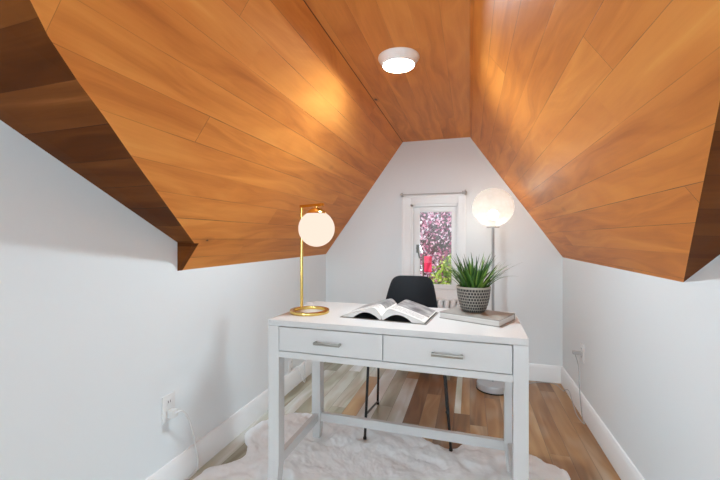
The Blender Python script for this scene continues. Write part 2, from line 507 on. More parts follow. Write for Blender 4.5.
def baseboard(name, a, b, n):
    """a,b floor points; n inward normal"""
    prof = [(0, 0), (.016, 0), (.016, .105), (.012, .118), (.007, .128), (0, .130)]
    A, B, Nn = Vector((*a, 0)), Vector((*b, 0)), Vector((*n, 0))
    poly = [A + Nn * d + Vector((0, 0, h)) for d, h in prof]
    struct(MB().prism(poly, B - A), name, M['trim'], sharp=20)
baseboard('baseboard_left', (RL, UR), (RL, UB), (1, 0))
baseboard('baseboard_right', (RR, UR), (RR, UB), (-1, 0))
baseboard('baseboard_back', (RL, UB), (RR, UB), (0, -1))

# ------------------------------------------------------------------ window (setting)
wmb = MB()
for a, b in [((WR0 - .075, UB - .022, WH0 - .06), (WR0, UB, WH1 + .072)), ((WR1, UB - .022, WH0 - .06), (WR1 + .06, UB, WH1 + .072)),
             ((WR0, UB - .022, WH1), (WR1, UB, WH1 + .072)), ((WR0, UB - .022, WH0 - .06), (WR1, UB, WH0))]:
    wmb.box2(a, b, .004)
# thin outer bead and jamb lining
for a, b in [((WR0 - .078, UB - .030, WH0 - .06), (WR0 - .058, UB - .001, WH1 + .075)), ((WR1 + .045, UB - .030, WH0 - .06), (WR1 + .063, UB - .001, WH1 + .075)),
             ((WR0 - .078, UB - .030, WH1 + .056), (WR1 + .063, UB - .001, WH1 + .075))]:
    wmb.box2(a, b, .004)
for a, b in [((WR0, UB - .01, WH0), (WR0 + .022, UB + .10, WH1)), ((WR1 - .016, UB - .01, WH0), (WR1, UB + .10, WH1)),
             ((WR0, UB - .01, WH1 - .022), (WR1, UB + .10, WH1)), ((WR0, UB - .01, WH0), (WR1, UB + .10, WH0 + .014))]:
    wmb.box2(a, b, .003)
win = struct(wmb, 'window_1', M['trim'])
GR0, GR1, GH0, GH1 = -.436 * KS, -.156 * KS, SH(.702), SH(1.350)
s = MB()
y0, y1 = UB + .005, UB + .05
for a, b in [((WR0 + .024, y0, WH0 + .016), (GR0, y1, WH1 - .024)), ((GR1, y0, WH0 + .016), (WR1 - .018, y1, WH1 - .024)),
             ((GR0, y0, GH1), (GR1, y1, WH1 - .024)), ((GR0, y0, WH0 + .016), (GR1, y1, GH0))]:
    s.box2(a, b, .004)
struct(s, 'window_sash', M['trim'], win)
gp = MB()
gy = UB + .03; k = math.tan(math.radians(.45))
gp.prism([(GR0 - .006, gy - k * .14, GH0 - .006), (GR1 + .006, gy + k * .14, GH0 - .006), (GR1 + .006, gy + k * .14, GH1 + .006), (GR0 - .006, gy - k * .14, GH1 + .006)], (0, .004, 0))
# a single reflecting sheet keeps the double image away
struct(gp, 'window_pane', M['glass'], win, smooth=False)
s = MB().box2((WR0 - .085, UB - .045, WH0 - .078), (WR1 + .07, UB + .01, WH0 - .055), .005)
struct(s, 'window_sill', M['trim'], win)
hd = MB()
hx = (WR0 + GR0) / 2 + .02
hd.box2((hx - .011, y0 - .008, .990), (hx + .011, y0 + .002, 1.060), .003)
hd.tube([(hx, y0 - .004, 1.03), (hx, y0 - .03, 1.03)], .007, 10)
hd.tube([(hx - .004, y0 - .03, 1.035), (hx + .012, y0 - .032, .99), (hx + .020, y0 - .030, .945)], [.008, .007, .006], 10, 4)
o = struct(hd, 'window_handle', M['hand'], win); o['label'] = 'grey metal window handle'

q = MB()
fw = .05
for a, b in [((QR0, UR - .10, QH0), (QR0 + fw, UR + .012, QH1)), ((QR1 - fw, UR - .10, QH0), (QR1, UR + .012, QH1)), ((QR0, UR - .10, QH1 - fw), (QR1, UR + .012, QH1)),
             ((QR0, UR - .10, QH0), (QR1, UR + .012, QH0 + fw)), (((QR0 + QR1) / 2 - .02, UR - .09, QH0), ((QR0 + QR1) / 2 + .02, UR, QH1))]:
    q.box2(a, b, .004)
rw = struct(q, 'added_window_rear', M['trim'])  # added frame, never in view, around the rear fill opening
struct(MB().box2((QR0 + .01, UR - .072, QH0 + .01), (QR1 - .01, UR - .068, QH1 - .01)), 'window_pane', M['glass'], rw, smooth=False)

q = MB()
for a, b in [((RL - .09, SU0, SH0), (RL + .012, SU0 + fw, SH1)), ((RL - .09, SU1 - fw, SH0), (RL + .012, SU1, SH1)), ((RL - .09, SU0, SH1 - fw), (RL + .012, SU1, SH1)),
             ((RL - .09, SU0, SH0), (RL + .012, SU1, SH0 + fw)), ((RL - .08, (SU0 + SU1) / 2 - .02, SH0), (RL, (SU0 + SU1) / 2 + .02, SH1))]:
    q.box2(a, b, .004)
sw = struct(q, 'added_window_side', M['trim'])  # added frame, out of view, around the side fill opening
struct(MB().box2((RL - .052, SU0 + .01, SH0 + .01), (RL - .048, SU1 - .01, SH1 - .01)), 'window_pane', M['glass'], sw, smooth=False)

# thin rod over the window
RODH = SH(1.505)
t = thing('curtain_rod', 'thin metal rod with a knob end running over the window casing', 'curtain rod', (-.30, UB - .05, RODH))
MB().tube([(-.575, UB - .048, RODH), (-.042, UB - .048, RODH)], .0042, 10).build('rod', M['rodm'], t)
for r_ in (-.560, -.056):
    MB().box2((r_ - .006, UB - .056, RODH - .008), (r_ + .006, UB, RODH + .015), .002).build('bracket', M['rodm'], t)
fb = MB().lathe([(0, -.015), (.011, -.010), (.015, 0), (.011, .010), (0, .015)], (0, 0, 0), 16, M=Matrix.Translation((-.036, UB - .048, RODH + .004)))
fb.tube([(-.050, UB - .048, RODH), (-.034, UB - .048, RODH + .024)], .004, 8)
fb.build('finial', M['rodm'], t)

# ------------------------------------------------------------------ radiator under the window
t = thing('radiator', 'white column radiator under the window, behind the chair', 'radiator', (-.31, UB - .11, 0))
for i in range(10):
    r_ = -.530 + i * .050
    m = MB()
    for dy in (-.045, .045):
        m.tube([(r_, UB - .11 + dy, .09), (r_, UB - .11 + dy, .56)], .017, 12)
    m.tube([(r_, UB - .11 - .045, .55), (r_, UB - .11 - .040, .582), (r_, UB - .11, .596), (r_, UB - .11 + .040, .582), (r_, UB - .11 + .045, .55)], .0195, 12, 3)
    m.tube([(r_, UB - .11 - .045, .10), (r_, UB - .11, .07), (r_, UB - .11 + .045, .10)], .0195, 12, 3)
    m.build('radiator_section', M['rad'], t)
for h in (.10, .545):
    MB().tube([(-.540, UB - .11, h), (-.070, UB - .11, h)], .016, 12).build('header_pipe', M['rad'], t)

for r_ in (-.455, -.155):
    MB().box2((r_ - .012, UB - .125, .40), (r_ + .012, UB - .0005, .44), .003).build('wall_bracket', M['rad'], t)

# ------------------------------------------------------------------ desk
C0 = .357; DH = CAM_H - C0
ax, az = -1.126 * C0, 4.545 * C0
fr_, fu_ = cam2room(ax, az)
DW, DD, DROT = 1.047, .498, math.radians(-1.0)
t = desk = thing('writing_desk', 'white two-drawer writing desk standing half on the fur rug', 'desk', (fr_, fu_, 0), DROT)
D = FRAME[desk.name].inverted()      # desk frame: x along the front, y away from the camera
def dbox(a, b, bev=.002): return MB().box2(a, b, bev, D)
TH = .025; LEG = .051; FOOT = .0085
dbox((0, 0, DH - TH), (DW, DD, DH), .0025).build('desktop', M['desk'], t)
for lx in (0, DW - LEG):
    for ly in (0, DD - LEG):
        m = MB()
        bm = bmesh.new(); bmesh.ops.create_cube(bm, size=1)
        zs = DH - TH - .0005
        m.box2((lx, ly, .14), (lx + LEG, ly + LEG, zs), .002, D)
        # lower end tapers on the inner sides
        ix = 1 if lx == 0 else -1; iy = 1 if ly == 0 else -1
        ox = lx if lx == 0 else lx + LEG; oy = ly if ly == 0 else ly + LEG
        k = LEG * .78
        top = [(ox, oy), (ox + ix * LEG, oy), (ox + ix * LEG, oy + iy * LEG), (ox, oy + iy * LEG)]
        bot = [(ox, oy), (ox + ix * k, oy), (ox + ix * k, oy + iy * k), (ox, oy + iy * k)]
        vs = [(x, y, .141) for x, y in top] + [(x, y, FOOT) for x, y in bot]
        m.add(vs, [[0, 1, 2, 3], [7, 6, 5, 4], [0, 4, 5, 1], [1, 5, 6, 2], [2, 6, 7, 3], [3, 7, 4, 0]], D)
        bm.free()
        m.build('leg', M['desk'], t)
z0, z1 = DH - .160, DH - TH
c_ = MB()
c_.box2((LEG, .012, z0), (DW - LEG, .030, z0 + .026), .0015, D)                      # front rail
c_.box2((LEG, DD - .030, z0), (DW - LEG, DD - .010, z1), .0015, D)                   # rear apron
for x in (.008, DW - .008 - .020): c_.box2((x, LEG, z0), (x + .020, DD - LEG, z1), .0015, D)
c_.box2((LEG - .02, .020, z0 + .004), (DW - LEG + .02, DD - .02, z0 + .016), .001, D)  # bottom panel
c_.box2((LEG, .0005, z0), (DW - LEG, .020, z0 + .026), .0012, D)
c_.box2((DW / 2 - .009, .03, z0), (DW / 2 + .009, DD - .03, z1), .001, D)
c_.build('apron', M['desk'], t)
mid = DW / 2 - .007
for i, (xa, xb) in enumerate([(LEG + .002 - .018, mid - .0016), (mid + .0016, DW - LEG - .002 + .012)]):
    if i == 0: xa = LEG + .003
    else: xb = DW - LEG - .003
    d = MB().box2((xa, -.0005, z0 + .0295), (xb, .018, z1 - .0032), .0012, D).build('drawer', M['desk'], t)
    bx = MB()
    for a, b in [((xa + .01, .018, z0 + .034), (xb - .01, DD - .06, z0 + .040)), ((xa + .01, .018, z0 + .034), (xa + .02, DD - .06, z1 - .02)), ((xb - .02, .018, z0 + .034), (xb - .01, DD - .06, z1 - .02))]:
        bx.box2(a, b, 0, D)
    bx.build('drawer_box', M['desk'], d)
    hc = (.283, .766)[i]; hz = z0 + .028 + (z1 - z0 - .031) * .49
    h = MB()
    h.box2((hc - .058, -.026, hz - .0055), (hc + .058, -.016, hz + .0055), .002, D)
    for sx in (-1, 1): h.box2((hc + sx * .053 - .005, -.018, hz - .005), (hc + sx * .053 + .005, .0, hz + .005), .0015, D)
    o = h.build('handle', M['nickel'], d); o['label'] = 'brushed nickel bar handle'
sz0, sz1 = .105, .150
dbox((LEG * .5, DD - LEG + .012, sz0), (DW - LEG * .5, DD - .014, sz1)).build('stretcher', M['desk'], t)
for x in (.012, DW - LEG + .014): dbox((x, LEG * .6, sz0), (x + .026, DD - LEG * .6, sz1)).build('stretcher', M['desk'], t)

# ------------------------------------------------------------------ chair behind the desk
cr, cu = -.385, 2.22
t = thing('shell_chair', 'black moulded shell chair on thin black rod legs, behind the desk', 'chair', (cr, cu, 0))
st = [  # u, h, half width, lateral curl forward, lateral curl up
    (1.985, .437, .165, 0, .000), (1.995, .447, .200, 0, .004), (2.03, .454, .220, 0, .012), (2.10, .450, .228, 0, .024), (2.20, .440, .228, .0, .038), (2.30, .438, .222, .004, .05),
    (2.375, .452, .214, .020, .05), (2.420, .495, .205, .04, .03), (2.445, .56, .196, .05, .012), (2.462, .63, .184, .05, .0), (2.480, .70, .172, .045, 0), (2.496, .765, .158, .036, 0),
    (2.508, .812, .146, .028, 0), (2.515, .836, .136, .022, 0), (2.520, .852, .118, .016, 0), (2.523, .860, .090, .010, 0)]
NL = 13
vs, fs = [], []
for (u, h, w, cf, cup) in st:
    for k in range(NL):
        x = -1 + 2 * k / (NL - 1)
        vs.append((cr + .01 + x * w, u - cf * abs(x) ** 2.2, h + cup * abs(x) ** 2.2))
for i in range(len(st) - 1):
    for k in range(NL - 1):
        a = i * NL + k; fs.append([a, a + 1, a + NL + 1, a + NL])
o = MB().add(vs, fs).build('seat_shell', M['shell'], t, sharp=180)
md = o.modifiers.new('thickness', 'SOLIDIFY'); md.thickness = .009; md.offset = 0
md = o.modifiers.new('smooth', 'SUBSURF'); md.levels = 1; md.render_levels = 2
legs = [((-.545, 2.00, .436), (-.556, 1.965, .014)), ((-.572, 2.36, .432), (-.594, 2.415, .008)),
        ((-.130, 2.02, .436), (-.096, 1.985, .014)), ((-.165, 2.36, .432), (-.140, 2.42, .008))]
for a, b in legs:
    m = MB().tube([a, b], .0075, 12)
    m.lathe([(0, -.006), (.010, -.006), (.010, .004), (0, .006)], b, 12)
    m.build('leg', M['black'], t)
def lerp(a, b, k): return tuple(a[i] + (b[i] - a[i]) * k for i in range(3))
for i in (0, 2):
    MB().tube([lerp(*legs[i], .70), lerp(*legs[i + 1], .97)], .006, 10).build('side_bar', M['black'], t)
m = MB()
m.tube([legs[0][0], legs[2][0]], .007, 10); m.tube([legs[1][0], legs[3][0]], .007, 10)
m.tube([legs[0][0], legs[1][0]], .007, 10); m.tube([legs[2][0], legs[3][0]], .007, 10)
m.build('seat_frame', M['black'], t)

# ------------------------------------------------------------------ fur rug
edge_px = [(205, 468), (226, 463), (243, 456), (247, 446), (245, 434), (254, 424), (280, 417), (300, 413), (322, 417), (345, 421), (372, 424), (400, 431), (424, 439), (443, 447),
           (456, 447.5), (478, 445), (503, 449), (530, 455), (550, 464), (562, 471), (572, 481)]
out = [photo(x, y, .012) for x, y in edge_px]
out += [(.37, 1.40), (.36, 1.28), (.28, 1.17), (.10, 1.12), (-.10, 1.05), (-.35, 1.03), (-.62, 1.06), (-.85, 1.02), (-1.08, 1.06), (-1.24, 1.16), (-1.30, 1.26)]
out = [Vector((min(max(x, RL + .055), RR - .03), y, 0)) for x, y in out]
ring = catmull(out + [out[0]], 14)[:-1]
cx_, cy_ = -.45, 1.60
from mathutils import noise as mn
NRG = 110
FEET = []
for lx in (LEG * .5, DW - LEG * .5):
    for ly in (LEG * .5, DD - LEG * .5):
        p = D @ Vector((lx, ly, 0)); FEET.append((p.x, p.y, .045, .006))
for a_, b_ in legs: FEET.append((b_[0], b_[1], .018, b_[2] - .0085))
vs, fs = [], []
n = len(ring)
for j in range(NRG + 1):
    s_ = j / NRG
    for i in range(n):
        p = ring[i]
        wob = .012 * mn.noise(Vector((p.x * 14, p.y * 14, 1.0))) + .006 * mn.noise(Vector((p.x * 45, p.y * 45, 4.0)))
        d = Vector((p.x - cx_, p.y - cy_, 0)); L = d.length
        e = s_ * (1 + wob / L)
        q_ = Vector((cx_, cy_, 0)) + d * e
        dist = (1 - s_) * L
        prof = min(1.0, dist / .055); prof = math.sqrt(max(0, 1 - (1 - prof) ** 2))
        big = mn.noise(Vector((q_.x * 4.2, q_.y * 4.2, 0))) * .5 + .5
        tuft = mn.fractal(Vector((q_.x * 20, q_.y * 13 + q_.x * 5, 2.0)), .9, 2.0, 4)
        crease = abs(mn.noise(Vector((q_.x * 5.5, q_.y * 5.5, 7.0))))
        h = .003 + prof * (.010 + .020 * big + .007 * tuft + .010 * min(1, crease * 4))
        for fx, fy, fr, fz in FEET:
            g = math.hypot(q_.x - fx, q_.y - fy)
            if g < fr + .05:
                k_ = min(1, max(0, (g - fr) / .05)); k_ = k_ * k_ * (3 - 2 * k_)
                h = min(h, fz) * (1 - k_) + h * k_
        vs.append((q_.x, q_.y, h))
for j in range(NRG):
    for i in range(n):
        k = (i + 1) % n
        if j == 0: fs.append([i + n, k + n, i]) if False else fs.append([i, i + n, k + n, k])
        else: fs.append([j * n + i, (j + 1) * n + i, (j + 1) * n + k, j * n + k])
base = len(vs)
for i in range(n):
    p = vs[NRG * n + i]; vs.append((p[0], p[1], .0008))
for i in range(n):
    k = (i + 1) % n; fs.append([NRG * n + i, base + i, base + k, NRG * n + k])
rug = MB().add(vs, fs).build('fur_rug', M['fur'], sharp=180, recalc=True)
tag(rug, 'white fur rug with a wavy edge spread over the wooden floor', 'rug')

# ------------------------------------------------------------------ table lamp
lz = DH
bx_, bz_ = (309.6 - CX) / F * 1.775, 1.775
br, bu = cam2room(bx_, bz_)
t = thing('table_lamp', 'brass ring-base table lamp with lit white globe, on the desk', 'lamp', (br, bu, DH))
RG = .087
MB().lathe([(RG - .010, 0), (RG + .006, 0), (RG + .0075, .003), (RG + .0075, .011), (RG + .006, .014), (RG - .010, .014), (RG - .011, .011), (RG - .011, .003)], (br, bu, DH + .0008), 64, closed=True).build('base_ring', M['brass'], t, sharp=30)
pr, pu = cam2room((302.6 - CX) / F * 1.838, 1.838)
dv = Vector((pr - br, pu - bu)); dv.normalize(); dv *= RG
pr, pu = br + dv.x, bu + dv.y
gz = 1.772
gr, gu = cam2room((316.6 - CX) / F * gz, gz); gh = CAM_H + (CY - 228.6) / F * gz
POLE_TOP = CAM_H + (CY - 205.3) / F * 1.835
m = MB().tube([(pr, pu, DH + .012), (pr, pu, POLE_TOP)], .0075, 16)
m.build('pole', M['brass'], t)
ad = Vector((gr - pr, gu - pu, 0)); al = ad.length; ad.normalize()
AM = Matrix.Translation((pr, pu, POLE_TOP)) @ Matrix.Rotation(math.atan2(ad.y, ad.x), 4, 'Z')
MB().box2((-.0075, -.0075, -.012), (al + .045, .0075, .002), .0015, AM).build('arm', M['brass'], t)
GRD = .0865
cb = gh + math.sqrt(GRD ** 2 - .047 ** 2) - .003 - (POLE_TOP - .010)
m = MB().lathe([(0, .0), (.006, .0), (.006, -.008), (.024, -.011), (.040, cb * .62), (.047, cb * .85), (.0485, cb), (0, cb)], (gr, gu, POLE_TOP - .010), 40)
m.build('globe_cap', M['brass'], t)
o = MB().lathe([(0 if k in (0, 32) else GRD * math.sin(PI * k / 32), -GRD * math.cos(PI * k / 32)) for k in range(33)], (gr, gu, gh), 48).build('globe_shade', M['opal'], t, sharp=180)
cz = DH + .0042
OU = 2.60 * KS
left_back = D @ Vector((0.0, .40, DH + .003))
cord = [(pr, pu, cz + .002), (pr - .03, pu + .04, cz), (left_back.x + .03, left_back.y - .01, cz), (left_back.x + .004, left_back.y, cz + .002), (left_back.x - .011, left_back.y + .0, cz - .003), (left_back.x - .018, left_back.y + .01, cz - .03), (left_back.x - .05, left_back.y + .05, .5), (RL + .22, 2.25, .16), (RL + .05, OU + .02, .16), (RL + .012, OU, .165)]
MB().tube(cord, .0026, 8, 8).build('cord', M['cord_w'], t)
pw = bpy.data.lights.new('table_lamp_glow', 'POINT')  # filled in below

# ------------------------------------------------------------------ floor lamp
lr, lu = .163, 2.905
t = thing('floor_lamp', 'slim floor lamp with a big crinkled white globe by the window', 'lamp', (lr, lu, 0))
MB().lathe([(0, .004), (.112, .004), (.116, .008), (.116, .040), (.112, .050), (.100, .054), (.02, .056), (0, .056)], (lr, lu, 0), 56).build('base', M['lampbase'], t)
o = MB().lathe([(0, 0), (.119, 0), (.119, .009), (0, .009)], (lr, lu, 0), 56).build('base_rim', M['black'], t)
MB().tube([(lr, lu, .05), (lr, lu, 1.195)], .0095, 16).build('pole', M['steel'], t)
fh = CAM_H + (CY - 208.3) / F * 2.825
FRD = .147
MB().lathe([(0, 0), (.045, 0), (.045, .006), (.020, .010), (.016, .055), (0, .055)], (lr, lu, fh - FRD - .004), 32).build('shade_holder', M['steel'], t)
vs = []
gm = MB()
prof = []
for k in range(41):
    a = PI * k / 40
    prof.append((0 if k in (0, 40) else FRD * math.sin(a), -FRD * .96 * math.cos(a)))
gm.lathe(prof, (0, 0, 0), 72)
for i, v in enumerate(gm.v):
    d = v.normalized()
    f = 1 + .018 * mn.noise(d * 7) + .012 * mn.noise(d * 17)
    gm.v[i] = v * f + Vector((lr, lu, fh))
gm.build('globe_shade', M['globe'], t, sharp=180)
MB().lathe([(0 if k in (0, 12) else .036 * math.sin(PI * k / 12), -.036 * math.cos(PI * k / 12)) for k in range(13)], (lr, lu, fh - .055), 24).build('bulb', M['bulb'], t, sharp=180)
cord = [(lr + .11, lu + .02, .005), (.33, 2.98, .005), (.43, 3.08, .005), (.54, 3.135, .005), (.62, 3.12, .006), (.650, 3.00, .006), (.640, 2.90, .05), (.640, 2.80, .085), (.636, 2.70, .06), (.640, 2.60, .012), (.655, 2.50, .006), (.658, 2.56, .03), (.662, 2.63, .16), (.660, 2.645, .30), (.640, 2.649, .380)]
MB().tube(cord, .0026, 8, 8).build('cord', M['cord_g'], t)
MB().box2((.628, 2.636, .377), (RR - .0088, 2.662, .397), .004).build('plug', M['cord_g'], t)

# ------------------------------------------------------------------ outlets and cord on the walls
def outlet(r_, u, h, sgn, label, w=.070, hh_=.115, group='wall outlets'):
    t = thing('wall_outlet', label, 'outlet', (r_, u, h), 0, group)
    MB().box2((r_, u - w / 2, h - hh_ / 2), (r_ + sgn * .006, u + w / 2, h + hh_ / 2), .002).build('cover_plate', M['plastic'], t)
    for dz in (-.026, .026):
        MB().box2((r_ + sgn * .004, u - .017, h + dz - .015), (r_ + sgn * .008, u + .017, h + dz + .015), .002).build('socket', M['plastic'], t)
        sl = MB()
        for du in (-.006, .006): sl.box2((r_ + sgn * .0075, u + du - .0012, h + dz - .004), (r_ + sgn * .0084, u + du + .0012, h + dz + .006))
        sl.build('slots', M['dark'], t)
    return t
outlet(RL, 1.385 * KS, SH(.335), 1, 'white wall outlet low on the left wall, holding a white plug')
outlet(RL, OU, .175, 1, 'small white outlet just above the floor, seen between the left desk legs', .06, .08)
outlet(RR, 2.785 * KS, SH(.352), -1, 'white outlet on the right wall near the far corner')
t = thing('power_cord', 'white cord hanging from the left wall outlet down to the rug', 'cord', (RL + .02, 1.33, 0))
MB().box2((RL + .0088, 1.303, .333), (RL + .040, 1.335, .367), .006).build('plug', M['cord_w'], t)
MB().tube([(RL + .036, 1.320, .350), (RL + .052, 1.345, .352), (RL + .050, 1.385, .30), (RL + .034, 1.435, .20), (RL + .026, 1.460, .12), (RL + .026, 1.475, .06), (RL + .024, 1.47, .015), (RL + .024, 1.44, .006), (RL + .024, 1.36, .006)], .0036, 10, 8).build('cord', M['cord_w'], t)

# ------------------------------------------------------------------ ceiling light
lz_ = 1.789 * KS
cr_, cu_ = cam2room((398.6 - CX) / F * lz_, lz_)
t = thing('ceiling_light', 'round white flush light glowing on the flat board ceiling', 'ceiling light', (cr_, cu_, HC))
MB().lathe([(0, 0), (.094, 0), (.095, -.004), (.093, -.009), (.078, -.029), (.074, -.039), (.070, -.039), (.068, -.028), (0, -.028)], (cr_, cu_, HC), 64).build('trim_ring', M['fixture'], t)
MB().lathe([(.0675, -.0285), (.063, -.033), (.043, -.0345), (0, -.035)], (cr_, cu_, HC), 48).build('lens', M['lens'], t, sharp=180)

# ------------------------------------------------------------------ books and plant on the desk
def bookpt(px, py): return Vector((*photo(px, py, DH), 0))
a = bookpt(439.3, 318.0); b = bookpt(499.6, 327.6)
ang = math.atan2(b.y - a.y, b.x - a.x)
BL, BD, BT = (b - a).length, .182, .028
t = thing('closed_book', 'closed grey hardback book lying flat under the potted plant', 'book', (a.x, a.y, DH + .0005), ang)
B = FRAME[t.name].inverted()
MB().box2((.003, .003, .0032), (BL - .003, BD - .004, BT - .0032), 0, B).build('pages', M['paper'], t)
m = MB().box2((0, 0, 0), (BL, BD, .0032), .0008, B)
m.box2((0, 0, BT - .0032), (BL, BD, BT), .0008, B)
m.box2((0, BD - .0035, .002), (BL, BD, BT - .002), .0008, B)
m.build('cover', M['cover'], t)
book_top = DH + .0005 + BT

# open book: its spine runs away from the camera
a = bookpt(339.8, 317.4); b = bookpt(425.8, 325.8)
ang = math.atan2(b.y - a.y, b.x - a.x) + math.radians(1.5)
OW, OD = (b - a).length, .27
t = thing('open_book', 'open book with grey picture pages lying on the desk', 'book', (a.x, a.y, DH + .0005), ang)
B = FRAME[t.name].inverted()
MB().box2((0, 0, 0), (OW, OD, .0026), .0008, B).build('cover', M['cover'], t)
MB().box2((.006, .004, .0026), (OW - .006, OD - .004, .0034), 0, B).build('endpapers', M['darkpaper'], t)
half = OW / 2
def page_prof(side):
    topc, botc = [], []
    for k in range(25):
        x = k / 24
        # arched stack: steep rise out of the gutter, long fall to the fore edge
        z = .020 + .033 * math.sin(x / .20 * PI / 2) if x < .20 else .053 - .045 * ((x - .20) / .80) ** 1.2
        hol = math.sin(PI * min(1, max(0, (x - .05) / .66)))
        zb = min(.0036 + .027 * hol ** .8, z - .005)
        topc.append((half + side * (.002 + x * (half - .010)), z)); botc.append((half + side * (.002 + x * (half - .010) * .985), max(.0036, zb)))
    return topc, botc
for side in (-1, 1):
    topc, botc = page_prof(side)
    n = len(topc)
    vs = []
    for y in (.006, OD - .006):
        vs += [(x, y, z) for x, z in topc] + [(x, y, z) for x, z in botc]
    N2 = 2 * n
    fs = [list(range(n)) + list(range(2 * n - 1, n - 1, -1)), ([N2 + k for k in range(n)] + [N2 + k for k in range(2 * n - 1, n - 1, -1)])[::-1]]
    for k in range(n - 1):
        fs.append([n + k, n + k + 1, N2 + n + k + 1, N2 + n + k])
    fs.append([0, n, N2 + n, N2]); fs.append([n - 1, N2 + n - 1, N2 + 2 * n - 1, 2 * n - 1])
    blk = MB().add(vs, [], B); blk.f = []
    # end caps as strips so that the arched outline stays clean
    for o_ in (0, N2):
        for k in range(n - 1):
            blk.f.append([o_ + k, o_ + k + 1, o_ + n + k + 1, o_ + n + k])
    blk.f += fs[2:]
    for k in range(n - 1): blk.f.append([k, N2 + k, N2 + k + 1, k + 1])
    ob = blk.build('page_block', M['paper'], t)
    sh = MB()
    vs = []
    for y in (.0065, OD - .0065):
        vs += [(x, y, z + .0006) for x, z in topc]
    vs2 = [(p[0], p[1], p[2] + .0005) for p in vs]
    sh.add(vs + vs2, [], B)
    for o_ in (0, 2 * n):
        for k in range(n - 1): sh.f.append([o_ + k, o_ + k + 1, o_ + n + k + 1, o_ + n + k])
    Bi = B.inverted()
    sh.build('printed_page', M['print'], ob, uv=lambda p: (abs((Bi @ p).x - half) / half, (Bi @ p).y / OD), recalc=False)

# potted plant
pz = 1.669
pr_, pu_ = cam2room((473.4 - CX) / F * pz, pz)
t = thing('potted_plant', 'spiky green plant in a dark patterned pot on the closed book', 'plant', (pr_, pu_, book_top))
PB = book_top + .0004
HP = .112
prof = [(0, 0), (.044, 0), (.049, .003), (.0565, .014), (.0635, .034), (.069, .060), (.0725, .086), (.0738, HP - .008)]
m = MB().lathe(prof, (pr_, pu_, PB), 64)
def potuv(p):
    a_ = math.atan2(p.y - pu_, p.x - pr_)
    return ((a_ + 2.0) % (2 * PI) * 2.31, (p.z - PB) * 33)
m.build('pot', M['pot'], t, uv=potuv, sharp=60)
m = MB().lathe([(.0735, HP - .008), (.0748, HP - .004), (.0735, HP), (.070, HP), (.0685, HP - .005), (.067, HP - .03)], (pr_, pu_, PB), 64)
m.build('pot_rim', M['potrim'], t)
m = MB().lathe([(.068, HP - .016), (.04, HP - .010), (0, HP - .008)], (pr_, pu_, PB), 40)
m.build('soil', M['soil'], t)
bl = MB()
rnd = random.Random(5)
for i in range(125):
    a_ = rnd.uniform(0, 2 * PI); rr = .056 * math.sqrt(rnd.random())
    base_ = Vector((pr_ + rr * math.cos(a_), pu_ + rr * math.sin(a_), PB + HP - .014))
    lean = rnd.uniform(.05, .60) + rr * 11.0
    lean = min(lean, 1.25)
    a2 = a_ + rnd.uniform(-.6, .6)
    L = rnd.uniform(.105, .19) * (1.0 if lean > .3 else .9)
    if rnd.random() < .05: L *= 1.15
    dirh = Vector((math.cos(a2), math.sin(a2), 0))
    side = Vector((-math.sin(a2), math.cos(a2), 0))
    wv = rnd.uniform(.0038, .0072)
    droop = rnd.uniform(.1, .75) * lean
    prev = None; p = base_.copy()
    nv = len(bl.v); NS = 8
    for k in range(NS + 1):
        s_ = k / NS
        ang_ = lean * .55 + droop * s_ * 1.3
        if k: p = p + (dirh * math.sin(ang_) + Vector((0, 0, 1)) * math.cos(ang_)) * (L / NS)
        w = wv * (1 - .15 * (1 - s_)) * max(.06, (1 - s_ ** 2.2))
        fold = Vector((0, 0, 1)) * w * .35 + dirh * 0
        bl.v += [p - side * w + fold, p.copy(), p + side * w + fold]
    for k in range(NS):
        o_ = nv + 3 * k
        bl.f += [[o_, o_ + 1, o_ + 4, o_ + 3], [o_ + 1, o_ + 2, o_ + 5, o_ + 4]]
bl.build('foliage', M['blade'], t, sharp=180, recalc=False)

# ------------------------------------------------------------------ outdoors
GZ = -3.0
struct(MB().box2((-9, UB + 1.2, GZ - .1), (9, 16, GZ)), 'ground', M['ground'], smooth=False)

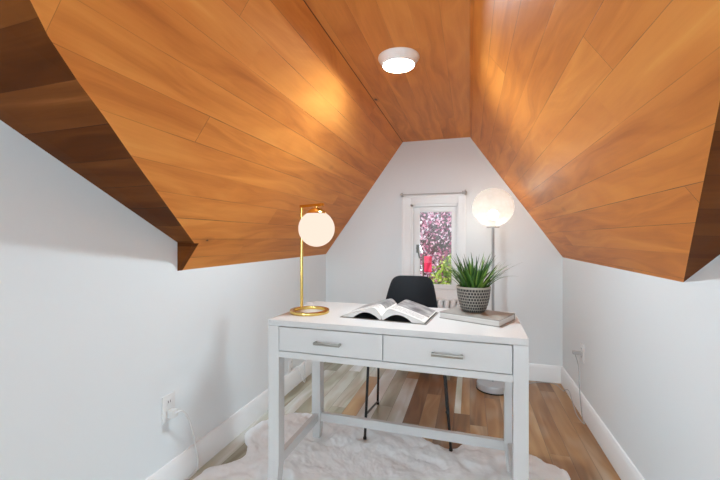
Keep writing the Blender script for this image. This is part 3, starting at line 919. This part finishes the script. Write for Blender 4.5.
def tree(name, label, cat, c, rad, n, size, leafmat, trunk_r, seed, group=None, shell=.55):
    rnd = random.Random(seed)
    t = thing(name, label, cat, (c[0], c[1], GZ), 0, group)
    C3 = Vector(c)
    m = MB()
    m.tube([(c[0] + .1, c[1] + .1, GZ), (c[0] - .05, c[1] + .05, (GZ + c[2]) / 2), (c[0], c[1], c[2])], [trunk_r, trunk_r * .8, trunk_r * .55], 12, 4)
    m.build('trunk', M['bark'], t)
    br_ = MB()
    for i in range(26):
        d = Vector((rnd.gauss(0, 1), rnd.gauss(0, 1), rnd.gauss(.2, .8))).normalized()
        e = C3 + Vector((d.x * rad[0], d.y * rad[1], d.z * rad[2])) * .9
        mid_ = C3.lerp(e, .5) + Vector((rnd.uniform(-.1, .1), rnd.uniform(-.1, .1), rnd.uniform(-.05, .15))) * rad[0]
        br_.tube([C3, mid_, e], [trunk_r * .35, trunk_r * .2, trunk_r * .06], 6, 3)
    br_.build('branches', M['bark'], t)
    lf = MB()
    for i in range(n):
        d = Vector((rnd.gauss(0, 1), rnd.gauss(0, 1), rnd.gauss(0, 1))).normalized()
        k = rnd.uniform(shell, 1.0) * (1 + .18 * mn.noise(d * 3.0 + Vector((seed, 0, 0))))
        p = C3 + Vector((d.x * rad[0] * k, d.y * rad[1] * k, d.z * rad[2] * k))
        a_ = Vector((rnd.gauss(0, 1), rnd.gauss(0, 1), rnd.gauss(0, 1))).normalized()
        b_ = a_.orthogonal().normalized(); b_ = (b_ + a_.cross(b_) * rnd.uniform(-1, 1)).normalized()
        s_ = size * rnd.uniform(.6, 1.3)
        tip = a_ * s_; w = b_ * s_ * .42; nn = a_.cross(b_) * s_ * .12
        o_ = len(lf.v)
        lf.v += [p - tip * .5, p + w + nn, p + tip * .5, p - w + nn]
        lf.f.append([o_, o_ + 1, o_ + 2, o_ + 3])
    lf.build('crown', leafmat, t, sharp=180, recalc=False)
    return t
tree('plum_tree', 'pink and purple blossoming tree filling the window view', 'tree', (-.45, 6.75, .95), (1.9, 1.35, 2.3), 46000, .046, M['blossom'], .13, 3)
tree('plum_tree', 'pink tree standing farther back, behind the left edge of the larger blossoming tree', 'tree', (-2.0, 9.2, .4), (1.9, 1.2, 3.0), 14000, .07, M['blossom'], .12, 14)
tree('lime_bush', 'yellow-green leafy bush in the lower right of the window view', 'bush', (-.14, 5.0, .20), (.46, .42, .72), 3600, .045, M['lime'], .05, 8)
bz2 = 5.35
b_r, b_u = cam2room((427.5 - CX) / F * bz2, bz2)
t = thing('garden_banner', 'small upright bright red banner among the pink blossom outside the window', 'banner', (b_r, b_u, GZ))
MB().tube([(b_r - .062, b_u, GZ), (b_r - .062, b_u, .88)], .012, 10).build('pole', M['bark'], t)
cl = MB()
for i in range(13):
    for j in range(9):
        x = j / 8; z = .855 - i / 12 * .23
        for_ = .018 * math.sin(x * 7 + i * .35) * x
        cl.v.append(Vector((b_r - .055 + x * .115, b_u + for_, z)))
for i in range(12):
    for j in range(8):
        o_ = i * 9 + j; cl.f.append([o_, o_ + 1, o_ + 10, o_ + 9])
o = cl.build('cloth', M['red'], t, sharp=180)
o.modifiers.new('thickness', 'SOLIDIFY').thickness = .003

# ------------------------------------------------------------------ light
bpy.data.lights.remove(pw)
w = bpy.data.worlds.new('sky'); bpy.context.scene.world = w; w.use_nodes = True
nt = w.node_tree; nt.nodes.clear()
wo = nt.nodes.new('ShaderNodeOutputWorld'); bg = nt.nodes.new('ShaderNodeBackground')
bg.inputs[0].default_value = (.80, .90, 1.0, 1); bg.inputs[1].default_value = .55
nt.links.new(bg.outputs[0], wo.inputs[0])

def area(name, loc, rot, sx, sy, power, col):
    l = bpy.data.lights.new(name, 'AREA'); l.shape = 'RECTANGLE'; l.size = sx; l.size_y = sy; l.energy = power; l.color = col
    o = bpy.data.objects.new(name, l); C.objects.link(o); o.location = loc; o.rotation_euler = rot; return o
area('rear_fill_light', ((QR0 + QR1) / 2, UR - .20, (QH0 + QH1) / 2), (PI / 2 + .45, 0, 0), QR1 - QR0, QH1 - QH0, 7, (.80, .91, 1.0))  # added fill lamp outside the made-up rear window
area('side_fill_light', (RL - .16, (SU0 + SU1) / 2, (SH0 + SH1) / 2), (PI / 2 + .42, 0, -PI / 2 + .55), SU1 - SU0, SH1 - SH0, 30, (.72, .88, 1.0))  # added fill lamp outside the made-up side window, brightens the right wall
sun = bpy.data.lights.new('sun', 'SUN'); sun.energy = 1.0; sun.angle = .02; sun.color = (1, .96, .9)
so = bpy.data.objects.new('sun', sun); C.objects.link(so); so.rotation_euler = (math.radians(48), 0, math.radians(-62))

# ------------------------------------------------------------------ camera and view
cam = bpy.data.cameras.new('camera'); cam.sensor_width = 36; cam.lens = F / 720 * 36; cam.shift_y = -2 / 720.0
cam.clip_start = .02
co = bpy.data.objects.new('camera', cam); C.objects.link(co)
co.location = (0, 0, CAM_H); co.rotation_euler = (PI / 2, 0, YAW)
sc = bpy.context.scene
sc.camera = co
sc.view_settings.view_transform = 'Standard'; sc.view_settings.look = 'None'
sc.view_settings.exposure = 1.97; sc.view_settings.gamma = 1.0
sc.view_settings.use_curve_mapping = False
sc.cycles.use_denoising = True
sc.cycles.max_bounces = 10; sc.cycles.diffuse_bounces = 6; sc.cycles.transparent_max_bounces = 12
sc.cycles.sample_clamp_indirect = 8
